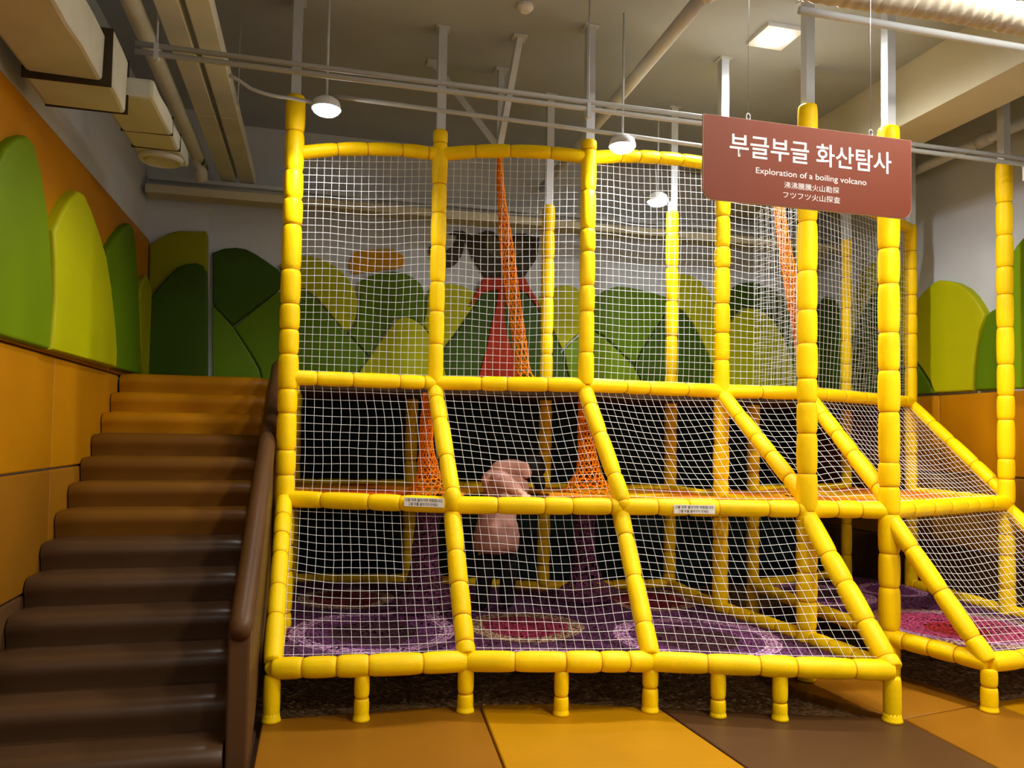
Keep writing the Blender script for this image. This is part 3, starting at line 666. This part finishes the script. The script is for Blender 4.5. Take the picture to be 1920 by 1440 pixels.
rope_trunk('rope_tunnel', [(.735, 5.32, z3-.07), (.74, 5.36, 1.5), (.765, 5.42, 1.25), (.79, 5.45, z2+.005)], [(0, .03), (.5, .045), (.75, .07), (.9, .12), (1, .2)], 'orange rope tunnel spreading onto the middle level beside the second post')
rope_trunk('rope_tunnel', [(1.93, 5.42, z3-.07), (1.95, 5.45, 1.5), (1.975, 5.48, 1.25), (1.985, 5.5, z2+.005)], [(0, .055), (.5, .062), (.75, .085), (.9, .14), (1, .23)], 'orange rope tunnel spreading onto the middle level beside the third post')
rope_trunk('rope_tunnel', [(1.276, 5.6, 3.62), (1.30, 5.6, 3.3), (1.38, 5.6, 2.7), (1.46, 5.6, 2.2), (1.50, 5.6, z3+.03)], [(0, .018), (.2, .03), (.45, .052), (.8, .05), (.93, .055), (1, .1)], 'long orange rope tunnel hanging from the ceiling brackets to the upper deck', 9, .0038)
rope_trunk('rope_tunnel', [(3.62, 5.6, 3.62), (3.66, 5.6, 3.45), (3.72, 5.6, 3.1), (3.84, 5.6, 2.5), (3.95, 5.6, z3+.03)], [(0, .03), (.2, .045), (.5, .055), (.8, .052), (.93, .06), (1, .1)], 'orange rope tunnel hanging below the right half of the sign', 12, .004)
def solid_trunk(axis, rad, label):
    path = spline(axis, .03); n = len(path); R = []
    for i in range(n):
        u = i/(n-1)
        for (ua, ra), (ub, rb) in zip(rad, rad[1:]):
            if u <= ub: q = (u-ua)/(ub-ua); R.append(ra+(rb-ra)*q*q*(3-2*q)); break
        else: R.append(rad[-1][1])
    vs, fs = tube_data(path, R, 28, False)
    return tag(mesh_obj('crochet_tunnel', vs, fs, M['crochet_trunk'], None, True), label, 'crochet tunnel', 'plum crochet tunnels')
solid_trunk([(TR[0][0], TR[0][1], z2-.01), (.765, 5.44, .8), (.76, 5.44, .5), (TR[0][0]-.02, TR[0][1], z1+.05)], [(0, .11), (.25, .085), (.6, .1), (.82, .13), (1, .25)], 'plum crocheted tunnel below the middle level near the second post')
solid_trunk([(TR[1][0], TR[1][1], z2-.01), (1.96, 5.5, .8), (1.975, 5.5, .5), (TR[1][0], TR[1][1], z1+.05)], [(0, .11), (.25, .075), (.6, .085), (.82, .12), (1, .25)], 'plum crocheted tunnel below the middle level near the third post')

# ------------------------------------------------------------------ warning labels on the rail
def warn(xc, zc, y, ang, label):
    e = thing('warning_label', label, 'label', (xc, y, zc), 'warning labels on the middle rail')
    w2, h2 = .128, .027
    box('label_card', (xc-w2, y-.002, zc-h2), (xc+w2, y+.002, zc+h2), M['paper'], e)
    text_mesh('lettering', '그물 위로 올라가면 위험합니다.', M['ink'], e, xc-w2*.95, xc+w2*.95, zc+.013, y-.0026, height=.019, bold=.01)
    text_mesh('lettering', '그물 위를 올라가지 마세요.', M['ink'], e, xc-w2*.78, xc+w2*.72, zc-.012, y-.0026, height=.019, bold=.01)
    e.rotation_euler = (0, 0, ang); return e
for px, py, a, b, lab in ((795, 942, 'A', 'B', 'small white warning label on the middle rail under the first rope tunnel'), (1302, 955, 'C', 'D', 'small white warning label on the middle rail towards the passage')):
    A_, B_ = P(N2, a, z2), P(N2, b, z2); d = ray(px, py); nrm2 = V((-(B_-A_).y, (B_-A_).x, 0)).normalized()
    if nrm2.y > 0: nrm2 = -nrm2
    base = A_+nrm2*.058; tt = (base-V((0, 0, EYE))).dot(nrm2)/d.dot(nrm2); p_ = V((0, 0, EYE))+d*tt
    warn(p_.x, p_.z, p_.y, math.atan2((B_-A_).y, (B_-A_).x), lab)

# ------------------------------------------------------------------ hanging sign
YS = 3.06
sg = thing('hanging_sign', 'terracotta hanging sign with white Korean, English, Chinese and Japanese lettering', 'sign', (2.17, YS, 2.56))
sx0, sx1, sz0, sz1 = 1.626, 2.712, 2.560, 2.937
R_ = .055; out = [(sx0, sz1), (sx1, sz1)]
out += [(sx1-R_+R_*math.cos(a), sz0+R_-R_*math.sin(a)) for a in [i*math.pi/16 for i in range(9)]]
out += [(sx0+R_-R_*math.sin(a), sz0+R_-R_*math.cos(a)) for a in [i*math.pi/16 for i in range(9)]]
extrude_poly('sign_board', [(x, YS+.012, z) for x, z in out], (0, -1, 0), .011, M['sign'], sg, 0, smooth=False)
extrude_poly('sign_edge', [(x*1.0+(x-2.169)*.004, YS+.016, z+(z-2.75)*.008) for x, z in out], (0, -1, 0), .013, M['sign_edge'], sg, 0, smooth=False)
def sp(x, y): q = onY(x, y, YS); return q
def line(body, xl, yl, xr, yr, ht, bold=0):
    a, b = sp(xl, yl), sp(xr, yr)
    return text_mesh('lettering', body, M['letter'], sg, a.x, b.x, (a.z+b.z)/2, YS-.0015, height=ht, bold=bold)
line('부글부글 화산탐사', 1368, 274, 1671, 303, .105, .012)
line('Exploration of a boiling volcano', 1417, 324, 1624, 341, .036, .004)
line('沸沸騰騰火山勘探', 1470, 349, 1573, 355, .030, .0)
line('フツフツ火山探査', 1468, 367, 1575, 374, .030, .0)
for px, py in ((1404, 222), (1634, 247)):
    q = sp(px, py)
    tube('hanging_wire', [(q.x, YS+.006, sz1), (q.x, YS+.006, ZC)], .0018, M['metal'], sg, 6)
    bm = bmesh.new(); 
    vs, fs = tube_data([V((q.x+.010*math.cos(a), YS+.006, sz1+.014+.016*math.sin(a))) for a in [i*math.pi/8 for i in range(17)]], [.003]*17, 6)
    mesh_obj('hook', vs, fs, M['metal'], sg, True); bm.free()

# ------------------------------------------------------------------ lamps
def lathe(name, prof, c, m, parent, k=28):
    vs = []; fs = []
    for r, z in prof:
        for j in range(k): a = 2*math.pi*j/k; vs.append((c[0]+r*math.cos(a), c[1]+r*math.sin(a), c[2]+z))
    for i in range(len(prof)-1):
        for j in range(k): q = i*k; fs.append((q+j, q+(j+1) % k, q+k+(j+1) % k, q+k+j))
    fs.append(tuple(range(k))); fs.append(tuple((len(prof)-1)*k+j for j in range(k)))
    bm = bmesh.new(); me = bpy.data.meshes.new('t'); me.from_pydata(vs, [], fs); bm.from_mesh(me); bpy.data.meshes.remove(me)
    bmesh.ops.recalc_face_normals(bm, faces=bm.faces[:]); o = bm_obj(name, bm, m, parent, True)
    o.data.set_sharp_from_angle(angle=math.radians(40)); return o
def pendant(c, label, energy):
    t = thing('pendant_lamp', label, 'lamp', c, 'round pendant lamps')
    lathe('lamp_housing', [(.02, .075), (.05, .07), (.078, .05), (.088, .02), (.09, 0), (.084, 0), (.078, .012)], c, M['lamp_body'], t)
    lathe('lamp_disc', [(.0825, .002), (.078, -.014), (.06, -.028), (.03, -.036), (.004, -.038)], c, M['lamp_on'], t)
    tube('lamp_stem', [(c[0], c[1], c[2]+.07), (c[0], c[1], ZC)], .008, M['steel'], t, 8)
    o = light('SPOT', (c[0], c[1], c[2]-.06), energy, COOL, .07, spot=150, blend=.5); o.name = 'lamp_light'
    o.parent = t; o.matrix_parent_inverse = Matrix.Translation(-V(c))
pendant((0.006, 4.86, 3.50), 'lit round pendant lamp beside the thick post by the stairs', 45)
pendant((1.93, 4.76, 3.44), 'lit round pendant lamp above the top rail right of the third post', 60)
pendant((2.75, 5.98, 3.50), 'lit round pendant lamp seen through the net behind the fourth post', 45)
c = (3.05, 4.72, ZC)
t = thing('ceiling_lamp', 'lit square ceiling downlight above the hanging sign', 'lamp', c)
for a_, b_ in (((-.14, -.14), (.14, -.10)), ((-.14, .10), (.14, .14)), ((-.14, -.10), (-.10, .10)), ((.10, -.10), (.14, .10))):
    box('lamp_frame', (c[0]+a_[0], c[1]+a_[1], ZC-.03), (c[0]+b_[0], c[1]+b_[1], ZC-.001), M['lamp_body'], t)
lathe('lamp_disc', [(.10, -.008), (.10, -.03), (.07, -.05), (.03, -.058), (.004, -.06)], c, M['lamp_on'], t)
o = light('SPOT', (c[0], c[1], ZC-.09), 260, COOL, .08, spot=170, blend=.8); o.parent = t; o.matrix_parent_inverse = Matrix.Translation(-V(c))
for x, y, e in ADDED_LAMPS:
    t = thing('ceiling_lamp', 'unseen ceiling downlight added to light the climbing frame from the near side', 'lamp', (x, y, ZC), 'added hall downlights')
    lathe('lamp_housing', [(.27, -.001), (.27, -.05), (.25, -.05), (.245, -.03)], (x, y, ZC), M['lamp_body'], t)
    lathe('lamp_disc', [(.244, -.031), (.15, -.040), (.004, -.043)], (x, y, ZC), M['lamp_on'], t)

# ------------------------------------------------------------------ ducts, pipes and conduits
# wrapped duct along the left wall: big section, flange, thin section with a round diffuser
d = thing('air_duct', 'big cream wrapped air duct over the left wall ending in a round diffuser', 'air duct', (-1.2, 4, 3.2))
def wrap(name, a, b, m, seed=0, cut=.25, bv=.02, amp=.006):
    bm = box_bm(a, b, bv, 2)
    for v in bm.verts: v.co += V((math.sin(v.co.y*9+seed), 0, math.sin(v.co.y*7+seed*2)))*amp
    n = bmesh.ops.subdivide_edges(bm, edges=[e for e in bm.edges if abs((e.verts[0].co-e.verts[1].co).normalized().y) > .9], cuts=14)
    for v in bm.verts: v.co += V((math.sin(v.co.y*13+seed+v.co.z*20), 0, math.sin(v.co.y*11+v.co.x*15+seed*2)))*amp*.7
    return bm_obj(name, bm, m, d)
wrap('duct_section', (-1.39, 1.5, 3.20), (-1.055, 4.10, 3.44), M['duct'], 1)
wrap('duct_flange', (-1.41, 4.10, 3.17), (-1.02, 4.42, 3.46), M['duct'], 2)
wrap('duct_branch', (-1.17, 4.42, 3.27), (-.89, 5.55, 3.38), M['duct'], 3, amp=.004)
M['strap'] = mat('dark_strap', (70, 58, 40), .8)
for ya in (4.088, 4.425):
    box('duct_strap', (-1.412, ya, 3.168), (-1.018, ya+.004, 3.461), M['strap'], d)
for ya in (4.95, 5.22):
    box('duct_strap', (-1.174, ya, 3.266), (-.886, ya+.003, 3.383), M['strap'], d)
dc = V((-1.03, 5.38, 3.268))
o = lathe('diffuser', [(.135, .0), (.135, -.02), (.12, -.03), (.10, -.012), (.09, -.012), (.085, -.028), (.05, -.02), (.005, -.02)], dc, M['duct'], d)
tube('drop_pipe', [(-1, 4.0, 3.72), (-1, 6.5, 3.72)], .05, M['duct'], d, 14).name = 'tmp'
o = bpy.data.objects['tmp']; bpy.data.objects.remove(o)
pts = spline([(-.995, 1.0, 3.72), (-.995, 6.45, 3.72), (-.99, 6.62, 3.68), (-.97, 6.72, 3.55)], .12)
tag(tube('insulated_pipe', pts, .052, M['duct'], None, 14), 'cream insulated round pipe running back beside the wrapped duct', 'pipe')
for xa, xb, nm in ((-.875, -.748, 'left'), (-.715, -.59, 'right')):
    t = thing('flat_duct', 'long flat cream ceiling duct, the %s one of the pair' % ('one nearer the wrapped duct' if nm == 'left' else 'one nearer the lamp'), 'flat duct', ((xa+xb)/2, 4, 3.7), 'flat ceiling ducts')
    yy = 1.0
    for y1_ in (3.0, 5.7, 7.22):
        box('duct_length', (xa, yy, 3.70), (xb, y1_-.006, 3.80), M['duct'], t, .006); yy = y1_
    for y1_ in (3.6, 5.5): tube('hanger_rod', [(xb+.01, y1_, 3.72), (xb+.01, y1_, ZC)], .004, M['steel'], t, 6)
# pair of conduits across the front
YCn = 4.45
def zc_at(x, y): return onY(x, y, YCn).z
e1, e2 = onY(235, 85, YCn), onY(1905, 300, YCn)
t = thing('conduit_pair', 'pair of thin grey conduits crossing the whole ceiling from the duct to the right', 'conduit', (2, YCn, 3.55))
for dz in (.018, -.026):
    tube('conduit', [(-1.0, YCn, e1.z+dz), (1.5, YCn, (e1.z+e2.z)/2+dz), (5.12, YCn, e2.z+dz)], .0155, M['conduit'], t, 10)
for px, py in ((294, 95), (1103, 205)):
    q = onY(px, py, YCn); tube('hanger_rod', [(q.x, YCn, q.z-.06), (q.x, YCn, ZC)], .006, M['steel'], t, 6)
    box('clamp', (q.x-.012, YCn-.02, q.z-.055), (q.x+.012, YCn+.02, q.z+.035), M['steel'], t)
# lamp feed conduit
q0 = V((0.006, 4.86, 3.585))
tag(tube('lamp_conduit', [(.06, 4.85, 3.585), (1.88, 4.77, 3.525), (2.9, 4.80, 3.52), (3.4, 4.80, 3.52)], .014, M['conduit']), 'thin white conduit joining the two round pendant lamps', 'conduit')
wv = [onY(x, y, 4.87) for x, y in [(430, 141), (450, 152), (470, 166), (495, 175), (520, 181), (545, 184), (575, 190), (596, 194)]]
tag(tube('flexible_conduit', spline(wv, .03), .011, M['conduit']), 'short wavy conduit left of the first pendant lamp', 'conduit')
# pipes running back
def pipe(name, pts, r, label, m=None):
    return tag(tube(name, spline(pts, .2), r, m or M['steel'], None, 16), label, 'pipe')
P1_ = thing('water_pipe', 'white pipe slanting down from the plastic wrapped joint at the top', 'pipe', (1.98, 4, 3.85))
tube('pipe', spline([(2.055, 3.9, 4.0), (2.145, 7.4, 4.0)], .3), .044, M['steel'], P1_, 16)
bm = bmesh.new(); bmesh.ops.create_icosphere(bm, subdivisions=4, radius=1)
for vv in bm.verts:
    n_ = vv.co.copy(); k_ = 1+.10*math.sin(n_.x*9+n_.z*5)+.08*math.sin(n_.y*11+n_.z*8)
    vv.co = V((2.07+.10*n_.x*k_, 3.80+.14*n_.y*k_, 4.08+.13*n_.z*k_))
bm_obj('plastic_wrap', bm, M['plastic'], P1_, True)
bm = bmesh.new(); bmesh.ops.create_icosphere(bm, subdivisions=4, radius=1)
for vv in bm.verts:
    n_ = vv.co.copy(); k_ = 1+.10*math.sin(n_.x*8+n_.z*6+1)
    vv.co = V((1.95+.10*n_.x*k_, 3.80+.10*n_.y*k_, 4.12+.08*n_.z*k_))
bm_obj('pipe_elbow', bm, M['steel'], P1_, True)
P2_ = thing('water_pipe', 'white pipe with a coupling near the pillar at the right edge', 'pipe', (5.06, 5, 3.85))
tube('pipe', [(5.152, 3.6, 3.945), (5.150, 7.45, 3.935)], .042, M['steel'], P2_, 16)
tube('coupling', [(5.151, 4.96, 3.942), (5.151, 5.08, 3.941)], .052, M['steel'], P2_, 16)
pipe('ceiling_pipe', [(2.51, 3.65, 3.862), (4.1, 3.63, 3.852), (5.38, 3.61, 3.845)], .0215, 'thin pipe below the ribbed duct at the top right')
vs_ = []; rr_ = []
path = spline([(1.5, 3.30, 3.80), (2.34, 3.24, 3.735), (3.06, 3.195, 3.725), (3.798, 3.15, 3.69), (5.36, 3.05, 3.62)], .012)
for i, p_ in enumerate(path): rr_.append(.077*(1+.045*math.sin(i*1.1))*(1.0 if i % 16 else .93))
vs, fs = tube_data(path, rr_, 20)
tag(mesh_obj('flexible_duct', vs, fs, M['foil'], None, True), 'ribbed flexible duct along the top right corner of the photo', 'air duct')
# back wall tray and boxed pipe
tag(box('cable_tray', (-1.46, 7.14, 3.655), (5.36, 7.20, 3.69), M['steel']), 'thin white cable tray high along the back wall', 'cable tray')
tag(box('boxed_duct', (-1.46, 7.0, 3.50), (5.36, 7.2, 3.575), M['beam'], None, .01), 'long boxed cream duct along the back wall below the tray', 'air duct')
# brackets of the hanging rope tunnel
hb = thing('ceiling_bracket', 'white three legged steel bracket on the ceiling holding the long rope tunnel', 'bracket', (1.275, 5.6, 3.66))
for px, py in ((940, 132), (813, 118), (974, 70)):
    q = onZ(px, py, ZC-.003); tube('strut', [q, (1.275, 5.6, 3.66)], .033, M['steel'], hb, 4, square=True)
    box('strut_plate', (q.x-.05, q.y-.05, ZC-.012), (q.x+.05, q.y+.05, ZC-.001), M['steel'], hb)
q = onZ(985, 10, ZC)
lathe('smoke_detector', [(.055, -.001), (.055, -.02), (.04, -.035), (.03, -.045), (.004, -.047)], q, M['lamp_body'], None); o = bpy.data.objects['smoke_detector']; tag(o, 'round white smoke detector on the ceiling at the top centre', 'smoke detector')
tag(box('junction_box', (4.95, 4.40, 3.42), (5.12, 4.50, 3.56), M['lamp_body'], None, .006), 'small grey junction box where the conduits meet the right pillar', 'junction box')

# ------------------------------------------------------------------ the child inside
pr = thing('person', 'child in a pink padded jacket and black trousers climbing through the rope floor', 'person', (1.29, 5.42, .27))
def skin(name, chains, m, sub=2, root=0):
    verts = []; edges = []; rad = []; key = {}
    def vid(p, r):
        k = tuple(round(c, 4) for c in p)
        if k not in key: key[k] = len(verts); verts.append(k); rad.append(r)
        return key[k]
    for ch in chains:
        ids = [vid(p, r) for p, r in ch]
        edges += [(a, b) for a, b in zip(ids, ids[1:]) if a != b]
    me = bpy.data.meshes.new('t'); me.from_pydata(verts, edges, []); o = bpy.data.objects.new('t', me); COL.objects.link(o)
    o.modifiers.new('s', 'SKIN'); sv = me.skin_vertices[0].data
    for i, r in enumerate(rad): sv[i].radius = (r, r) if not isinstance(r, tuple) else r; sv[i].use_root = (i == root)
    sb = o.modifiers.new('u', 'SUBSURF'); sb.levels = sub; sb.render_levels = sub
    dg = bpy.context.evaluated_depsgraph_get(); nm = bpy.data.meshes.new_from_object(o.evaluated_get(dg))
    bpy.data.objects.remove(o); bpy.data.meshes.remove(me)
    nm.name = name; nm.materials.clear(); nm.materials.append(m); nm.polygons.foreach_set('use_smooth', [True]*len(nm.polygons))
    ob = bpy.data.objects.new(name, nm); COL.objects.link(ob); ob.parent = pr; ob.matrix_parent_inverse = Matrix.Translation(-pr.location)
    return ob
pel = ((1.275, 5.43, .74), .10)
ch1 = ((1.285, 5.47, .90), .095); ch2 = ((1.305, 5.52, 1.05), .10); ch3 = ((1.33, 5.56, 1.15), .085); nk = ((1.46, 5.62, 1.20), .045); hd = ((1.565, 5.66, 1.25), .095); hd2 = ((1.59, 5.68, 1.30), .08)
lg = []
for s, kx in ((-1, -.02), (1, .01)):
    lg.append([pel, ((1.275+s*.07, 5.43, .68), .075), ((1.275+s*.075+kx, 5.40, .50), .052), ((1.275+s*.07+kx, 5.46, .345), .038), ((1.275+s*.075+kx, 5.42, .305), .034), ((1.275+s*.08+kx, 5.53, .295), .03)])
def hand(w, d):
    """wrist, palm, four fingers and a thumb"""
    w = V(w); d = V(d).normalized(); side = d.cross(V((0, 0, 1))).normalized(); c = [[(tuple(w), .019), (tuple(w+d*.035), .022)]]
    pal = tuple(w+d*.035)
    for i, (o_, l_) in enumerate(((-.022, .045), (-.008, .052), (.007, .048), (.021, .038))):
        b = w+d*.058+side*o_; c.append([(pal, .022), (tuple(b), .009), (tuple(b+d*l_*.55+V((0, 0, -.006))), .008), (tuple(b+d*l_+V((0, 0, -.018))), .007)])
    b = w+d*.03-side*.03; c.append([(pal, .022), (tuple(b), .010), (tuple(b+d*.025-side*.012), .008)])
    return c
sR, eR, wR = (1.27, 5.46, 1.17), (1.305, 5.26, 1.155), (1.36, 5.09, 1.105)
sL, eL, wL = (1.43, 5.52, 1.15), (1.52, 5.62, 1.10), (1.50, 5.74, 1.10)
body = [[pel, ch1, ch2, ch3, nk, hd, hd2]]+lg
body += [[ch3, (sR, .05), (eR, .038), (wR, .026)]]+[[(wR, .026)]+c for c in []]
body += [[ch3, (sL, .05), (eL, .038), (wL, .026)]]
for wv_, dv in ((wR, (.25, -.95, -.25)), (wL, (.1, 1, -.1))):
    hc = hand(wv_, dv); hc[0][0] = (wv_, .026); body += hc
skin('body', body, M['skin'])
skin('trousers', [[pel, ((1.275, 5.43, .70), .115)]]+[[((1.275, 5.43, .70), .115), (l[1][0], .088), (l[2][0], .066), (l[3][0], .056), (l[4][0], .05)] for l in lg], M['black'])
for l in lg:
    a, b = V(l[4][0]), V(l[5][0]); skin('shoe', [[(tuple(a+V((0, -.03, .0))), .04), (tuple(a.lerp(b, .5)), .042), (tuple(b+V((0, .02, 0))), .036)]], M['black'])
skin('jacket', [[((1.27, 5.42, .64), .165), ((1.27, 5.43, .70), .185), ((1.272, 5.44, .80), .18), ((1.28, 5.47, .92), .145), ((1.30, 5.51, 1.04), .14), ((1.325, 5.54, 1.15), .125), ((1.37, 5.58, 1.20), .08)],
                [((1.325, 5.54, 1.15), .125), ((1.27, 5.42, 1.18), .075), ((1.29, 5.32, 1.17), .066), ((1.305, 5.25, 1.155), .060), ((1.335, 5.16, 1.125), .052), ((1.352, 5.105, 1.11), .045)],
                [((1.325, 5.54, 1.15), .125), ((1.43, 5.52, 1.16), .075), ((1.52, 5.62, 1.10), .06), ((1.50, 5.72, 1.10), .048)],
                [((1.325, 5.54, 1.15), .125), ((1.22, 5.50, 1.16), .09), ((1.17, 5.52, 1.15), .07)]], M['pink'])
vs = []; rr_ = []
for i in range(20):
    a = math.pi*(.05+.95*i/19); vs.append(V((1.385-.115*math.cos(a), 5.53-.05*math.sin(a), 1.215+.05*math.sin(a))))
    rr_.append(.045+.02*math.sin(a))
a_, b_ = tube_data(vs, rr_, 14); mesh_obj('hood', a_, b_, M['pink'], pr, True)
bm = bmesh.new(); bmesh.ops.create_icosphere(bm, subdivisions=4, radius=1)
for vv in bm.verts:
    n_ = vv.co.copy(); k_ = 1+.02*math.sin(n_.x*30)+.02*math.sin(n_.y*24+n_.z*7)
    c_ = V((1.572, 5.655, 1.27)); vv.co = c_+V((.118*n_.x*k_, .115*n_.y*k_-.01, (.112 if n_.z > 0 else .125)*n_.z*k_))
    if n_.y > .45 and n_.z < .35: vv.co.y = c_.y+.055
bm_obj('hair', bm, M['hair'], pr, True)
skin('hair_lock', [[((1.615, 5.60, 1.22), .055), ((1.63, 5.57, 1.14), .05), ((1.63, 5.56, 1.085), .035)]], M['hair'])
from mathutils import noise as mnoise
for ob in pr.children:
    if ob.name.startswith('jacket') or ob.name.startswith('hood'):
        ob.data.update()
        for vv in ob.data.vertices:
            p = vv.co; a = mnoise.noise(V((p.x*11, p.y*11, p.z*26)))*.6+mnoise.noise(p*34)*.35
            vv.co = p+vv.normal*a*.016
# a simple face: eyes, nose, mouth, ears (turned away from the camera)
hc_ = V((1.58, 5.675, 1.25)); fd = V((.35, .9, -.15)).normalized(); sd_ = fd.cross(V((0, 0, 1))).normalized()
for nm, off, rad_, m_ in (('eye', fd*.088+sd_*.034+V((0, 0, .01)), .010, M['ink']), ('eye', fd*.088-sd_*.034+V((0, 0, .01)), .010, M['ink']), ('nose', fd*.098-V((0, 0, .015)), .013, M['skin']), ('mouth', fd*.088-V((0, 0, .045)), .014, M['red']), ('ear', sd_*.095, .018, M['skin']), ('ear', -sd_*.095, .018, M['skin'])):
    bm = bmesh.new(); bmesh.ops.create_icosphere(bm, subdivisions=2, radius=rad_, matrix=Matrix.Translation(hc_+off)); bm_obj(nm, bm, m_, pr, True)
